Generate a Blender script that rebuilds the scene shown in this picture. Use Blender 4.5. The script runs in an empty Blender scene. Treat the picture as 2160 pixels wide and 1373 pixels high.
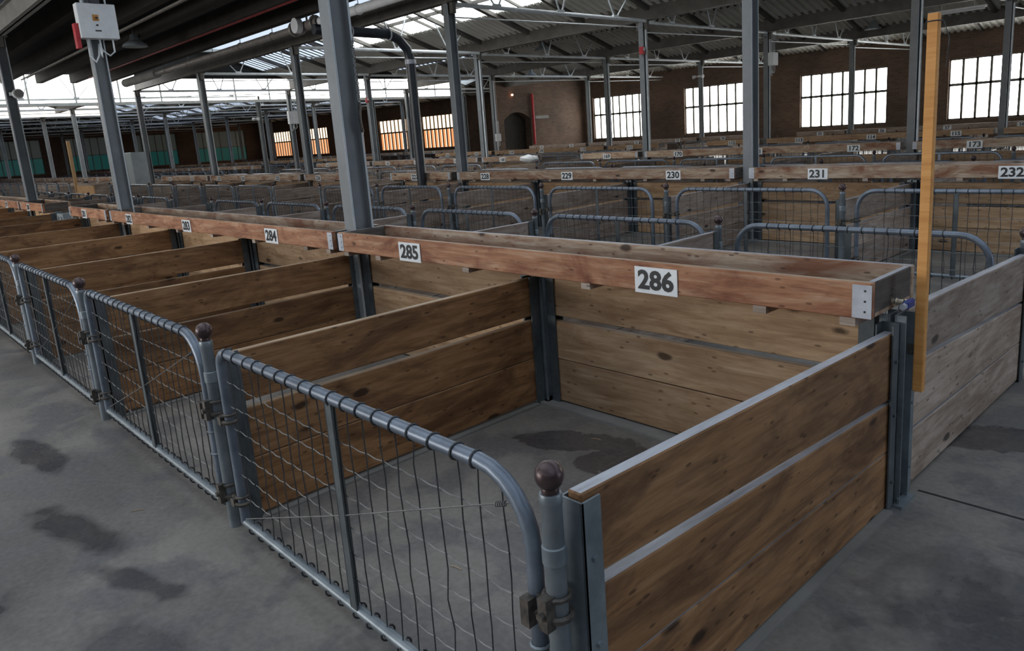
import bpy, bmesh, math, random
from mathutils import Vector, Matrix, Euler
S = bpy.context.scene
COL = S.collection
random.seed(7)
PI = math.pi
# ------------------------------------------------------------------ camera, world, exposure
CAM_LOC = (1.0703, -1.0208, 1.5653)
CAM_ROT = (1.36046, 0.06596, 0.80122)
FPX, PCX, PCY = 1561.17, 1131.34, 614.42
cam = bpy.data.cameras.new('camera'); camo = bpy.data.objects.new('camera', cam); COL.objects.link(camo)
camo.location = CAM_LOC; camo.rotation_euler = CAM_ROT
cam.sensor_fit = 'HORIZONTAL'; cam.sensor_width = 36.0; cam.lens = FPX * 36.0 / 2160.0
cam.shift_x = -(PCX - 1080) / 2160.0; cam.shift_y = (PCY - 686.5) / 2160.0
cam.clip_end = 400; cam.clip_start = 0.05
S.camera = camo
S.view_settings.view_transform = 'Standard'; S.view_settings.look = 'None'
S.view_settings.gamma = 1; S.view_settings.use_curve_mapping = False
S.view_settings.exposure = 0.0
S.cycles.use_denoising = True
S.cycles.max_bounces = 8; S.cycles.diffuse_bounces = 4; S.cycles.sample_clamp_indirect = 4.0
w = bpy.data.worlds.new('sky'); S.world = w; w.use_nodes = True
bg = w.node_tree.nodes['Background']; bg.inputs[0].default_value = (0.72, 0.84, 1.0, 1); bg.inputs[1].default_value = 1.0

def area(name, loc, rot, sx, sy, power, color, spread=None):
    l = bpy.data.lights.new(name, 'AREA'); l.shape = 'RECTANGLE'; l.size = sx; l.size_y = sy; l.energy = power; l.color = color
    if spread: l.spread = spread
    o = bpy.data.objects.new(name, l); o.location = loc; o.rotation_euler = rot; COL.objects.link(o); return o
LIGHTS = True
if LIGHTS:
    # added area light, as from an unseen opening behind and left of the camera
    area('added_light_front_left', (-13.0, -12.6, 2.0), (PI / 2, 0, -0.25), 14.0, 3.6, 1150, (1.0, 0.97, 0.93))
    # added area light for the right side, at an unseen opening
    area('added_light_right', (11.3, 9.5, 1.9), (0, PI / 2, 0), 3.4, 7.0, 150, (0.72, 0.84, 1.0))
    # overhead light comes from glowing panels added in the unseen roof
# ------------------------------------------------------------------ layout numbers
P = 2.0; D = 1.911; D2 = 1.887; A = 2.011; T = D + D2 + A
YW = 31.0; XL = -70.5; XR = 11.5; YF = -13.0
ZB, ZT, TA = 0.803, 0.943, 0.2126
RM = Euler(CAM_ROT).to_matrix()
def pix(x, y, z):
    c = RM.transposed() @ (Vector((x, y, z)) - Vector(CAM_LOC))
    if c.z > -0.05: return None
    return (PCX + FPX * c.x / -c.z, PCY - FPX * c.y / -c.z, -c.z)
def seen(pts, m=260):
    q = [pix(*p) for p in pts]; q = [a for a in q if a]
    if not q: return False
    return not (max(a[0] for a in q) < -m or min(a[0] for a in q) > 2160 + m or max(a[1] for a in q) < -m or min(a[1] for a in q) > 1373 + 500)
# ------------------------------------------------------------------ materials
MATS = {}
def nt(name):
    m = bpy.data.materials.new(name); m.use_nodes = True; MATS[name] = m
    t = m.node_tree; return m, t, t.nodes['Principled BSDF']
def N(t, kind, **kw):
    n = t.nodes.new(kind)
    for k, v in kw.items():
        if k.startswith('i_'):
            n.inputs[int(k[2:])].default_value = v
        else: setattr(n, k, v)
    return n
def ramp(t, fac, stops, interp='LINEAR'):
    r = t.nodes.new('ShaderNodeValToRGB'); e = r.color_ramp.elements; r.color_ramp.interpolation = interp
    while len(e) < len(stops): e.new(0.5)
    for a, (p, c) in zip(e, stops): a.position = p; a.color = (*c, 1) if len(c) == 3 else c
    t.links.new(fac, r.inputs[0]); return r.outputs[0]
def mix(t, fac, a, b, mode='MIX'):
    n = t.nodes.new('ShaderNodeMix'); n.data_type = 'RGBA'; n.blend_type = mode
    for sock, v in ((0, fac), (6, a), (7, b)):
        if isinstance(v, (int, float)): n.inputs[sock].default_value = v
        elif isinstance(v, tuple): n.inputs[sock].default_value = (*v, 1) if len(v) == 3 else v
        else: t.links.new(v, n.inputs[sock])
    return n.outputs[2]
def coords(t, scale=(1, 1, 1), rnd=True, obj=True):
    tc = N(t, 'ShaderNodeTexCoord'); mp = N(t, 'ShaderNodeMapping'); mp.inputs['Scale'].default_value = scale
    if rnd:
        oi = N(t, 'ShaderNodeObjectInfo'); mu = N(t, 'ShaderNodeVectorMath', operation='MULTIPLY_ADD')
        cb = N(t, 'ShaderNodeCombineXYZ'); t.links.new(oi.outputs['Random'], cb.inputs[0]); t.links.new(oi.outputs['Random'], cb.inputs[1]); t.links.new(oi.outputs['Random'], cb.inputs[2])
        t.links.new(cb.outputs[0], mu.inputs[0]); mu.inputs[1].default_value = (37.0, 91.0, 53.0); t.links.new(tc.outputs['Object'], mu.inputs[2])
        t.links.new(mu.outputs[0], mp.inputs[0])
    else: t.links.new(tc.outputs['Object' if obj else 'Generated'], mp.inputs[0])
    return mp.outputs[0]
def noise(t, vec, scale, detail=4, rough=0.55, dist=0):
    n = N(t, 'ShaderNodeTexNoise'); n.inputs['Scale'].default_value = scale; n.inputs['Detail'].default_value = detail
    n.inputs['Roughness'].default_value = rough; n.inputs['Distortion'].default_value = dist; t.links.new(vec, n.inputs['Vector']); return n.outputs['Fac']
def bump(t, b, h, strength=0.3, dist=0.01):
    n = N(t, 'ShaderNodeBump'); n.inputs['Strength'].default_value = strength; n.inputs['Distance'].default_value = dist
    t.links.new(h, n.inputs['Height']); t.links.new(n.outputs[0], b.inputs['Normal'])
def wood(name, dark, mid, light, stain, stain_amt=0.5, rough=0.62, knots=True):
    """boards run along local X"""
    m, t, b = nt(name)
    v = coords(t, (0.9, 9.0, 9.0)); g = noise(t, v, 3.0, 7, 0.62, 0.6)
    v2 = coords(t, (2.5, 60, 60)); fine = noise(t, v2, 3.0, 4, 0.7)
    base = ramp(t, g, [(0.34, dark), (0.5, mid), (0.66, light)])
    base = mix(t, 0.35, base, ramp(t, fine, [(0.3, dark), (0.7, light)]))
    v3 = coords(t, (1.1, 3.0, 3.0)); st = noise(t, v3, 1.6, 5, 0.6, 1.2)
    base = mix(t, ramp(t, st, [(0.46, (0, 0, 0)), (0.66, (stain_amt,) * 3)]), base, stain)
    oi = N(t, 'ShaderNodeObjectInfo')
    base = mix(t, 1.0, base, ramp(t, oi.outputs['Random'], [(0, (0.76, 0.75, 0.74)), (0.5, (1, 1, 1)), (1, (1.18, 1.16, 1.12))]), 'MULTIPLY')
    if knots:
        v4 = coords(t, (2.3, 5.5, 5.5)); vo = N(t, 'ShaderNodeTexVoronoi'); vo.inputs['Scale'].default_value = 1.0; t.links.new(v4, vo.inputs['Vector'])
        nn = noise(t, v4, 6, 3); ad = N(t, 'ShaderNodeMath', operation='MULTIPLY_ADD'); ad.inputs[1].default_value = 0.09
        t.links.new(nn, ad.inputs[0]); t.links.new(vo.outputs['Distance'], ad.inputs[2])
        k = ramp(t, ad.outputs[0], [(0.125, (0.9,) * 3), (0.175, (0,) * 3)])
        base = mix(t, k, base, tuple(c * 0.2 for c in dark))
        v5 = coords(t, (9, 26, 26)); v6 = N(t, 'ShaderNodeTexVoronoi'); v6.inputs['Scale'].default_value = 1.0; t.links.new(v5, v6.inputs['Vector'])
        base = mix(t, ramp(t, v6.outputs['Distance'], [(0.10, (0.7,) * 3), (0.17, (0,) * 3)]), base, tuple(c * 0.35 for c in dark))
    t.links.new(base, b.inputs['Base Color']); b.inputs['Roughness'].default_value = rough
    b.inputs['Specular IOR Level'].default_value = 0.35
    bump(t, b, g, 0.35, 0.004); return m
wood('divider_timber', (0.13, 0.06, 0.024), (0.27, 0.14, 0.06), (0.38, 0.215, 0.105), (0.07, 0.03, 0.014), 0.7)
wood('pale_timber', (0.30, 0.17, 0.085), (0.50, 0.33, 0.19), (0.64, 0.46, 0.30), (0.22, 0.12, 0.06), 0.45)
wood('trough_timber', (0.24, 0.085, 0.04), (0.44, 0.19, 0.09), (0.60, 0.38, 0.24), (0.17, 0.045, 0.02), 0.85, knots=True)
wood('weathered_timber', (0.20, 0.10, 0.055), (0.46, 0.33, 0.22), (0.62, 0.52, 0.41), (0.20, 0.07, 0.03), 0.9)
wood('end_grain_dark', (0.06, 0.05, 0.045), (0.11, 0.095, 0.085), (0.16, 0.14, 0.125), (0.05, 0.04, 0.035), 0.5)
wood('grey_timber', (0.20, 0.145, 0.11), (0.36, 0.285, 0.235), (0.48, 0.41, 0.36), (0.12, 0.07, 0.04), 0.5)
wood('plywood', (0.42, 0.26, 0.13), (0.52, 0.33, 0.17), (0.6, 0.4, 0.22), (0.4, 0.25, 0.12), 0.3, knots=False)
wood('pale_edge_tan', (0.26, 0.17, 0.10), (0.42, 0.30, 0.19), (0.55, 0.42, 0.29), (0.2, 0.15, 0.11), 0.4, 0.5, knots=False)
wood('pale_edge_grey', (0.28, 0.28, 0.31), (0.42, 0.43, 0.47), (0.54, 0.56, 0.60), (0.2, 0.2, 0.22), 0.4, 0.42, knots=False)  # board tops: wear, with light from above put into the colour
wood('orange_timber', (0.50, 0.22, 0.06), (0.62, 0.30, 0.09), (0.70, 0.37, 0.13), (0.5, 0.22, 0.06), 0.3, knots=False)
def metal(name, c1, c2, metallic=0.5, rough=0.45, sc=6):
    m, t, b = nt(name); v = coords(t); n = noise(t, v, sc, 6, 0.65)
    t.links.new(ramp(t, n, [(0.35, c1), (0.65, c2)]), b.inputs['Base Color'])
    b.inputs['Metallic'].default_value = metallic; b.inputs['Roughness'].default_value = rough
    bump(t, b, n, 0.12, 0.003); return m
metal('galvanised', (0.16, 0.19, 0.21), (0.27, 0.31, 0.335), 0.45, 0.42)
metal('galvanised_blue', (0.12, 0.145, 0.18), (0.21, 0.25, 0.305), 0.45, 0.38)
metal('wire_dark', (0.05, 0.055, 0.06), (0.10, 0.105, 0.11), 0.5, 0.5, 20)
metal('wire_light', (0.15, 0.155, 0.155), (0.25, 0.25, 0.245), 0.5, 0.5, 20)
metal('stay_steel', (0.07, 0.085, 0.095), (0.13, 0.15, 0.16), 0.4, 0.5)
metal('ball_iron', (0.055, 0.035, 0.035), (0.11, 0.075, 0.075), 0.5, 0.33, 14)
metal('clamp_iron', (0.06, 0.055, 0.05), (0.16, 0.14, 0.12), 0.6, 0.55, 30)
metal('column_paint', (0.155, 0.17, 0.18), (0.205, 0.222, 0.232), 0.0, 0.5, 3)
metal('highlight_paint', (0.40, 0.44, 0.46), (0.52, 0.55, 0.57), 0.0, 0.45, 3)  # bright edge lines of the columns, a highlight put into the colour
metal('girder_paint', (0.075, 0.07, 0.06), (0.13, 0.12, 0.105), 0.0, 0.6, 3)
metal('truss_paint', (0.55, 0.60, 0.63), (0.74, 0.78, 0.80), 0.1, 0.45, 5)
metal('zinc_plate', (0.36, 0.38, 0.42), (0.52, 0.55, 0.60), 0.3, 0.5, 9)
metal('roof_sheet', (0.55, 0.55, 0.51), (0.70, 0.70, 0.65), 0.05, 0.6, 0.7)
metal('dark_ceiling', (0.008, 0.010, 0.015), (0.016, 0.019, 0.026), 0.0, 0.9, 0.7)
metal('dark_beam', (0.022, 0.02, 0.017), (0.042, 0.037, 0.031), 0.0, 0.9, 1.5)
metal('kerb_cement', (0.17, 0.165, 0.15), (0.24, 0.235, 0.22), 0, 0.9, 3)
metal('brass', (0.5, 0.42, 0.28), (0.65, 0.6, 0.5), 0.8, 0.35)
metal('red_paint', (0.35, 0.01, 0.015), (0.5, 0.02, 0.03), 0, 0.45)
metal('dark_red_paint', (0.16, 0.012, 0.012), (0.22, 0.02, 0.02), 0, 0.5)
metal('blue_plastic', (0.03, 0.05, 0.22), (0.05, 0.08, 0.3), 0, 0.4)
metal('black_plastic', (0.012, 0.016, 0.02), (0.025, 0.03, 0.04), 0, 0.4)
metal('white_paint', (0.70, 0.73, 0.74), (0.82, 0.84, 0.85), 0, 0.45)
metal('sign_white', (0.74, 0.78, 0.80), (0.86, 0.89, 0.90), 0, 0.4, 8)
metal('ink_black', (0.008, 0.01, 0.012), (0.014, 0.016, 0.02), 0, 0.45)
metal('grey_sheet', (0.25, 0.29, 0.31), (0.33, 0.37, 0.39), 0.2, 0.5, 2)
metal('pipe_grey', (0.15, 0.14, 0.13), (0.25, 0.23, 0.21), 0.1, 0.5)
metal('archway_dark_fill', (0.012, 0.010, 0.008), (0.03, 0.022, 0.015), 0, 0.8)
metal('amber', (0.5, 0.22, 0.03), (0.6, 0.3, 0.05), 0, 0.4)
metal('plaster_grey', (0.18, 0.18, 0.17), (0.26, 0.26, 0.25), 0, 0.9, 2)
def glow(name, col, strength):
    m, t, b = nt(name); b.inputs['Base Color'].default_value = (*[min(c, 0.8) for c in col], 1)
    b.inputs['Emission Color'].default_value = (*col, 1); b.inputs['Emission Strength'].default_value = strength; b.inputs['Roughness'].default_value = 0.3; return m
glow('pane_daylight', (1.0, 1.0, 0.97), 9.0)
glow('pane_warm', (1.0, 0.72, 0.50), 2.2)
glow('pane_orange', (1.0, 0.40, 0.16), 0.9)
glow('pane_teal', (0.01, 0.13, 0.12), 0.20)
glow('pane_dusk', (0.10, 0.12, 0.11), 0.14)
glow('skylight_sheet', (0.93, 0.97, 1.0), 5.0)
glow('added_overhead_glow', (0.80, 0.89, 1.0), 1.1)  # glow added out of view to light the pens from above
glow('skylight_rib', (0.45, 0.62, 0.85), 1.2)
glow('skylight_dull', (0.62, 0.74, 0.95), 1.3)
glow('lantern_glass', (1.0, 0.98, 0.95), 6.0)
glow('lantern_warm', (1.0, 0.90, 0.78), 2.0)
glow('lantern_gutter', (0.60, 0.86, 1.0), 1.0)
glow('lamp_glow', (1.0, 0.45, 0.28), 5.0)
glow('tube_glow', (0.9, 0.95, 1.0), 1.2)
def brick():
    m, t, b = nt('brickwork')
    tc = N(t, 'ShaderNodeTexCoord'); sp = N(t, 'ShaderNodeSeparateXYZ'); t.links.new(tc.outputs['Object'], sp.inputs[0])
    ad = N(t, 'ShaderNodeMath', operation='ADD'); t.links.new(sp.outputs[0], ad.inputs[0]); t.links.new(sp.outputs[1], ad.inputs[1])
    cb = N(t, 'ShaderNodeCombineXYZ'); t.links.new(ad.outputs[0], cb.inputs[0]); t.links.new(sp.outputs[2], cb.inputs[1])
    br = N(t, 'ShaderNodeTexBrick'); t.links.new(cb.outputs[0], br.inputs['Vector'])
    br.inputs['Scale'].default_value = 1.0; br.inputs['Brick Width'].default_value = 0.24; br.inputs['Row Height'].default_value = 0.086; br.inputs['Mortar Size'].default_value = 0.008
    br.inputs['Color1'].default_value = (0.095, 0.055, 0.038, 1); br.inputs['Color2'].default_value = (0.135, 0.085, 0.058, 1); br.inputs['Mortar'].default_value = (0.125, 0.11, 0.095, 1)
    v = coords(t, rnd=False); n = noise(t, v, 0.6, 5)
    c = mix(t, 1.0, br.outputs['Color'], ramp(t, n, [(0.3, (0.6, 0.6, 0.6)), (0.7, (1.15, 1.1, 1.05))]), 'MULTIPLY')
    t.links.new(c, b.inputs['Base Color']); b.inputs['Roughness'].default_value = 0.9
brick()
def concrete():
    m, t, b = nt('concrete_floor')
    v = coords(t, rnd=False)
    n1 = noise(t, v, 0.55, 6, 0.6, 0.5); n2 = noise(t, v, 2.6, 8, 0.65, 0.3); n3 = noise(t, v, 40, 3, 0.6)
    c = ramp(t, n1, [(0.38, (0.10, 0.090, 0.080)), (0.47, (0.165, 0.150, 0.130)), (0.56, (0.245, 0.224, 0.194))])
    c = mix(t, ramp(t, n2, [(0.48, (0,) * 3), (0.58, (0.7,) * 3)]), c, (0.095, 0.093, 0.1))
    c = mix(t, 0.25, c, ramp(t, n3, [(0.3, (0.08, 0.08, 0.08)), (0.7, (0.28, 0.27, 0.26))]))
    # damp patches with their own outline, plus painted shade beside the end fence
    wet_shade_mask = None
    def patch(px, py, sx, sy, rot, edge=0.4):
        nonlocal wet_shade_mask
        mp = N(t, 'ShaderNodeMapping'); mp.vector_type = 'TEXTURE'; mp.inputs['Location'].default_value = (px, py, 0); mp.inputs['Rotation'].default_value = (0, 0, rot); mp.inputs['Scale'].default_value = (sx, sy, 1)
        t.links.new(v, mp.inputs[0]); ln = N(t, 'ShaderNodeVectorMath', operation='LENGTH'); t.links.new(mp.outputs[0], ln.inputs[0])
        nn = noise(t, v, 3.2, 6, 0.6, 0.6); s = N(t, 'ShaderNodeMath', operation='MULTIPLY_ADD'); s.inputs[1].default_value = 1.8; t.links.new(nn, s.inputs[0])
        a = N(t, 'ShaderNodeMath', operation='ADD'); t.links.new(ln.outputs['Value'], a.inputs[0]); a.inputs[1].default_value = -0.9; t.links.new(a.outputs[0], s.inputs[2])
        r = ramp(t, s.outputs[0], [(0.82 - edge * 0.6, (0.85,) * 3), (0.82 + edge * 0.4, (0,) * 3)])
        if wet_shade_mask is None: wet_shade_mask = r
        else: wet_shade_mask = mix(t, 1.0, wet_shade_mask, r, 'LIGHTEN')
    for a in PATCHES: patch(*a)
    c = mix(t, wet_shade_mask, c, mix(t, 1.0, c, (0.42, 0.42, 0.46), 'MULTIPLY'))
    # sawn joint running across the aisle beyond the first pen row
    t.links.new(c, b.inputs['Base Color'])
    b.inputs['Roughness'].default_value = 0.5
    r = ramp(t, n2, [(0.3, (0.62,) * 3), (0.7, (0.42,) * 3)]); r = mix(t, wet_shade_mask, r, (0.2, 0.2, 0.2)); t.links.new(r, b.inputs['Roughness'])
    bump(t, b, n3, 0.15, 0.003)
PATCHES = [(-1.45, 1.52, 0.34, 0.15, 0.5, 0.08), (-1.12, 1.5, 0.26, 0.16, 0.7, 0.08), (-1.85, -0.42, 0.36, 0.07, 0.35), (-2.6, -0.5, 0.5, 0.12, 0.2), (-3.7, -0.42, 0.5, 0.10, 0.1), (-1.4, -0.55, 0.30, 0.16, 0.2), (-2.4, -1.0, 0.6, 0.2, 0.3), (0.12, 2.75, 0.30, 0.22, 0.9, 0.1), (0.75, 1.0, 0.55, 0.9, 0.3), (0.6, 0.1, 0.5, 0.5, 1.2), (-0.7, 4.5, 0.6, 0.35, 0.1), (-0.75, 0.6, 0.14, 0.03, 0.4), (-5.2, 4.9, 1.2, 0.3, 0.0)]  # the two broad patches right of the end fence are painted shade
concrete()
# ------------------------------------------------------------------ mesh builder
class MB:
    def __init__(s): s.v = []; s.f = []
    def box(s, a, b, rz=None):
        (x0, y0, z0), (x1, y1, z1) = a, b; n = len(s.v)
        s.v += [(x, y, z) for z in (z0, z1) for x, y in ((x0, y0), (x1, y0), (x1, y1), (x0, y1))]
        s.f += [(n, n + 3, n + 2, n + 1), (n + 4, n + 5, n + 6, n + 7), (n, n + 1, n + 5, n + 4), (n + 1, n + 2, n + 6, n + 5), (n + 2, n + 3, n + 7, n + 6), (n + 3, n, n + 4, n + 7)]
        return s
    def quad(s, *p): n = len(s.v); s.v += [tuple(q) for q in p]; s.f.append(tuple(range(n, n + len(p)))); return s
    def hexa(s, p):  # 8 points, same order as box
        n = len(s.v); s.v += [tuple(q) for q in p]
        s.f += [(n, n + 3, n + 2, n + 1), (n + 4, n + 5, n + 6, n + 7), (n, n + 1, n + 5, n + 4), (n + 1, n + 2, n + 6, n + 5), (n + 2, n + 3, n + 7, n + 6), (n + 3, n, n + 4, n + 7)]; return s
    def bar(s, a, b, wx, wy, up=(0, 0, 1)):
        a, b = Vector(a), Vector(b); d = (b - a).normalized(); u = Vector(up)
        if abs(d.dot(u)) > 0.95: u = Vector((1, 0, 0))
        r = d.cross(u).normalized(); u = r.cross(d).normalized()
        pts = []
        for q in (a, b):
            pts += [q - r * wx / 2 - u * wy / 2, q + r * wx / 2 - u * wy / 2, q + r * wx / 2 + u * wy / 2, q - r * wx / 2 + u * wy / 2]
        return s.hexa(pts)
    def tube(s, pts, r, seg=8, closed=False, caps=True):
        pts = [Vector(p) for p in pts]; n0 = len(s.v); m = len(pts); prev = None; rr = r if isinstance(r, (list, tuple)) else [r] * m
        for i, p in enumerate(pts):
            if closed: d = pts[(i + 1) % m] - pts[i - 1]
            else: d = pts[min(i + 1, m - 1)] - pts[max(i - 1, 0)]
            d.normalize()
            if prev is None:
                u = Vector((0, 0, 1)) if abs(d.z) < 0.9 else Vector((1, 0, 0)); u = (u - d * u.dot(d)).normalized()
            else: u = (prev - d * prev.dot(d)); u = u.normalized() if u.length > 1e-6 else Vector((1, 0, 0))
            prev = u; w_ = d.cross(u)
            for k in range(seg):
                a = 2 * PI * k / seg; s.v.append(tuple(p + (u * math.cos(a) + w_ * math.sin(a)) * rr[i]))
        for i in range(m if closed else m - 1):
            j = (i + 1) % m
            for k in range(seg):
                l = (k + 1) % seg; s.f.append((n0 + i * seg + k, n0 + i * seg + l, n0 + j * seg + l, n0 + j * seg + k))
        if caps and not closed:
            s.f.append(tuple(n0 + k for k in reversed(range(seg)))); s.f.append(tuple(n0 + (m - 1) * seg + k for k in range(seg)))
        return s
    def ring(s, c, axis, R, r, seg=12, s2=5):
        ax = Vector(axis).normalized(); u = ax.orthogonal().normalized(); w_ = ax.cross(u)
        return s.tube([Vector(c) + (u * math.cos(2 * PI * k / seg) + w_ * math.sin(2 * PI * k / seg)) * R for k in range(seg)], r, s2, closed=True)
    def lathe(s, prof, c=(0, 0, 0), seg=16):
        n0 = len(s.v); m = len(prof)
        for (r, z) in prof:
            for k in range(seg): a = 2 * PI * k / seg; s.v.append((c[0] + r * math.cos(a), c[1] + r * math.sin(a), c[2] + z))
        for i in range(m - 1):
            for k in range(seg):
                l = (k + 1) % seg; s.f.append((n0 + i * seg + k, n0 + i * seg + l, n0 + (i + 1) * seg + l, n0 + (i + 1) * seg + k))
        s.f.append(tuple(n0 + k for k in reversed(range(seg)))); s.f.append(tuple(n0 + (m - 1) * seg + k for k in range(seg)))
        return s
    def add(s, o, off=(0, 0, 0)):
        n = len(s.v); s.v += [(a + off[0], b + off[1], c + off[2]) for a, b, c in o.v]; s.f += [tuple(i + n for i in f) for f in o.f]; return s
    def mesh(s, name, mats, smooth=False, midx=None, bevel=0):
        me = bpy.data.meshes.new(name); me.from_pydata(s.v, [], s.f)
        for m in (mats if isinstance(mats, (list, tuple)) else [mats]): me.materials.append(MATS[m])
        if midx: me.polygons.foreach_set('material_index', midx)
        bm = bmesh.new(); bm.from_mesh(me)
        bmesh.ops.recalc_face_normals(bm, faces=bm.faces)
        if bevel: bmesh.ops.bevel(bm, geom=bm.edges[:], offset=bevel, segments=1, affect='EDGES')
        bm.to_mesh(me); bm.free()
        if smooth:
            me.polygons.foreach_set('use_smooth', [True] * len(me.polygons))
            try: me.set_sharp_from_angle(angle=math.radians(40))
            except Exception: pass
        me.update(); return me
# ------------------------------------------------------------------ object helpers
def O(name, data, loc=(0, 0, 0), rot=(0, 0, 0), parent=None):
    o = bpy.data.objects.new(name, data); COL.objects.link(o); o.location = loc; o.rotation_euler = rot
    if parent: o.parent = parent
    return o
def tag(o, label, cat, group=None, kind=None):
    o['label'] = label; o['category'] = cat
    if group: o['group'] = group
    if kind: o['kind'] = kind
    return o
def struct(name, me, loc=(0, 0, 0), rot=(0, 0, 0)):
    o = O(name, me, loc, rot); o['kind'] = 'structure'; return o
def copy_tree(o, loc=None, rot=None, parent=None):
    c = o.copy(); COL.objects.link(c)
    if parent: c.parent = parent
    if loc is not None: c.location = loc
    if rot is not None: c.rotation_euler = rot
    for ch in list(KIDS.get(o.name, [])): copy_tree(ch, parent=c)
    return c
KIDS = {}
def kid(name, me, parent, loc=(0, 0, 0), rot=(0, 0, 0)):
    o = O(name, me, loc, rot, parent); KIDS.setdefault(parent.name, []).append(o); return o
# ------------------------------------------------------------------ setting: floor, walls, windows
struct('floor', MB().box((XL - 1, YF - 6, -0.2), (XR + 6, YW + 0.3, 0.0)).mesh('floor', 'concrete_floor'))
def wall_x(name, y, x0, x1, holes, z1=5.6, th=0.35):   # wall along X with holes (xa, xb, za, zb)
    m = MB(); xs = x0
    for (a, b_, za, zb) in sorted(holes):
        if a > xs: m.box((xs, y, 0), (a, y + th, z1))
        if za > 0: m.box((a, y, 0), (b_, y + th, za))
        m.box((a, y, zb), (b_, y + th, z1)); xs = b_
    if xs < x1: m.box((xs, y, 0), (x1, y + th, z1))
    return struct(name, m.mesh(name, 'brickwork'))
def wall_y(name, x, y0, y1, holes, z1=5.6, th=0.35):
    m = MB(); ys = y0
    for (a, b_, za, zb) in sorted(holes):
        if a > ys: m.box((x, ys, 0), (x + th, a, z1))
        if za > 0: m.box((x, a, 0), (x + th, b_, za))
        m.box((x, a, zb), (x + th, b_, z1)); ys = b_
    if ys < y1: m.box((x, ys, 0), (x + th, y1, z1))
    return struct(name, m.mesh(name, 'brickwork'))
WINS = [(-27.3, -23.65, 'w'), (-21.2, -17.4, 'w'), (-15.07, -11.35, 'w'), (-9.05, -5.25, 'w'), (-3.0, 0.8, 'w'), (3.0, 6.8, 'w'),
        (-43.75, -40.1, 'o'), (-49.4, -45.3, 'o'), (-55.5, -51.7, 'o'), (-61.3, -57.5, 'o'), (-68.4, -64.4, 'o')]
WZ0, WZ1, WZM = 1.0, 3.28, 2.32
wall_x('wall_back', YW, XL, XR, [(a, b_, WZ0, WZ1) for a, b_, _ in WINS])
wi = 1
for a, b_, kd in WINS:
    fr = MB(); t_ = 0.035; y0, y1 = YW + 0.08, YW + 0.14
    fr.box((a, y0, WZ0), (b_, y1, WZ0 + 0.06)); fr.box((a, y0, WZ1 - 0.05), (b_, y1, WZ1)); fr.box((a, y0, WZM - 0.05), (b_, y1, WZM + 0.05))
    n = 8
    for i in range(n + 1):
        x = a + (b_ - a) * i / n; fr.box((x - 0.04, y0, WZ0), (x + 0.04, y1, WZ1))
    f = struct('window_%d' % wi, fr.mesh('window_frame', 'girder_paint')); wi += 1
    if kd == 'w':
        kid('glass', MB().box((a, YW + 0.15, WZ0), (b_, YW + 0.16, WZ1)).mesh('glass', 'pane_daylight'), f)
    else:
        kid('glass', MB().box((a, YW + 0.15, WZM), (b_, YW + 0.16, WZ1)).mesh('glass', 'pane_warm'), f)
        m = MB(); mi = []
        for i in range(n):
            xa = a + (b_ - a) * i / n; xb = a + (b_ - a) * (i + 1) / n; xm = (xa * 0.45 + xb * 0.55)
            m.box((xa, YW + 0.15, WZ0), (xm, YW + 0.16, WZM)); mi += [0] * 6
            m.box((xm, YW + 0.15, WZ0), (xb, YW + 0.16, WZM)); mi += [1] * 6
        kid('glass', m.mesh('glass', ['pane_orange', 'pane_warm'], midx=mi), f)
LW = [(-9.5, -5.2), (-3.3, 1.0), (2.6, 6.9), (8.4, 12.6), (14.4, 18.0), (19.6, 23.1), (24.7, 29.4)]
wall_y('wall_left', XL - 0.35, YF, YW + 0.35, [(a, b_, 0.95, 3.7) for a, b_ in LW])
for a, b_ in LW:
    fr = MB(); x0, x1 = XL - 0.16, XL - 0.10
    for z in (0.95, 2.2, 3.64): fr.box((x0, a, z), (x1, b_, z + 0.06))
    for i in range(7): y = a + (b_ - a) * i / 6; fr.box((x0, y - 0.03, 0.95), (x1, y + 0.03, 3.7))
    f = struct('window_%d' % wi, fr.mesh('window_frame', 'plaster_grey')); wi += 1
    kid('glass', MB().box((XL - 0.18, a, 0.95), (XL - 0.17, b_, 2.25)).mesh('glass', 'pane_teal'), f)
    kid('glass', MB().box((XL - 0.18, a, 2.25), (XL - 0.17, b_, 3.7)).mesh('glass', 'pane_dusk'), f)
wall_y('wall_right', XR, YF, YW + 0.35, [(6.0, 13.0, 0, 3.6)])  # unseen opening put in to let light onto the right side
wall_x('wall_front', YF - 0.35, XL, XR, [(-20.5, -5.5, 0, 3.8), (-50, -40, 0, 3.8)])  # unseen wall; the opening nearer the camera is placed for its light
# short brick cross wall with the arched doorway
sx0, sx1, sy0 = -28.45, -28.0, 24.5
m = MB(); ya, yb, zs, za = 24.9, 26.8, 2.33, 2.70
m.box((sx0, sy0, 0), (sx1, ya, 4.6)); m.box((sx0, yb, 0), (sx1, YW, 4.6))
ns = 10
for i in range(ns):
    u0, u1 = i / ns, (i + 1) / ns; h = lambda u: zs + (za - zs) * (1 - (2 * u - 1) ** 2)
    p0, p1 = ya + (yb - ya) * u0, ya + (yb - ya) * u1
    m.hexa([(sx0, p0, h(u0)), (sx1, p0, h(u0)), (sx1, p1, h(u1)), (sx0, p1, h(u1)), (sx0, p0, 4.6), (sx1, p0, 4.6), (sx1, p1, 4.6), (sx0, p1, 4.6)])
struct('wall_inner', m.mesh('wall_inner', 'brickwork'))
struct('archway_dark_1', MB().box((sx0 - 0.06, ya - 0.1, 0), (sx0 - 0.01, yb + 0.1, 2.75)).mesh('archway_dark', 'archway_dark_fill'))  # dark sheet set in the archway to stand for its unlit interior
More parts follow.
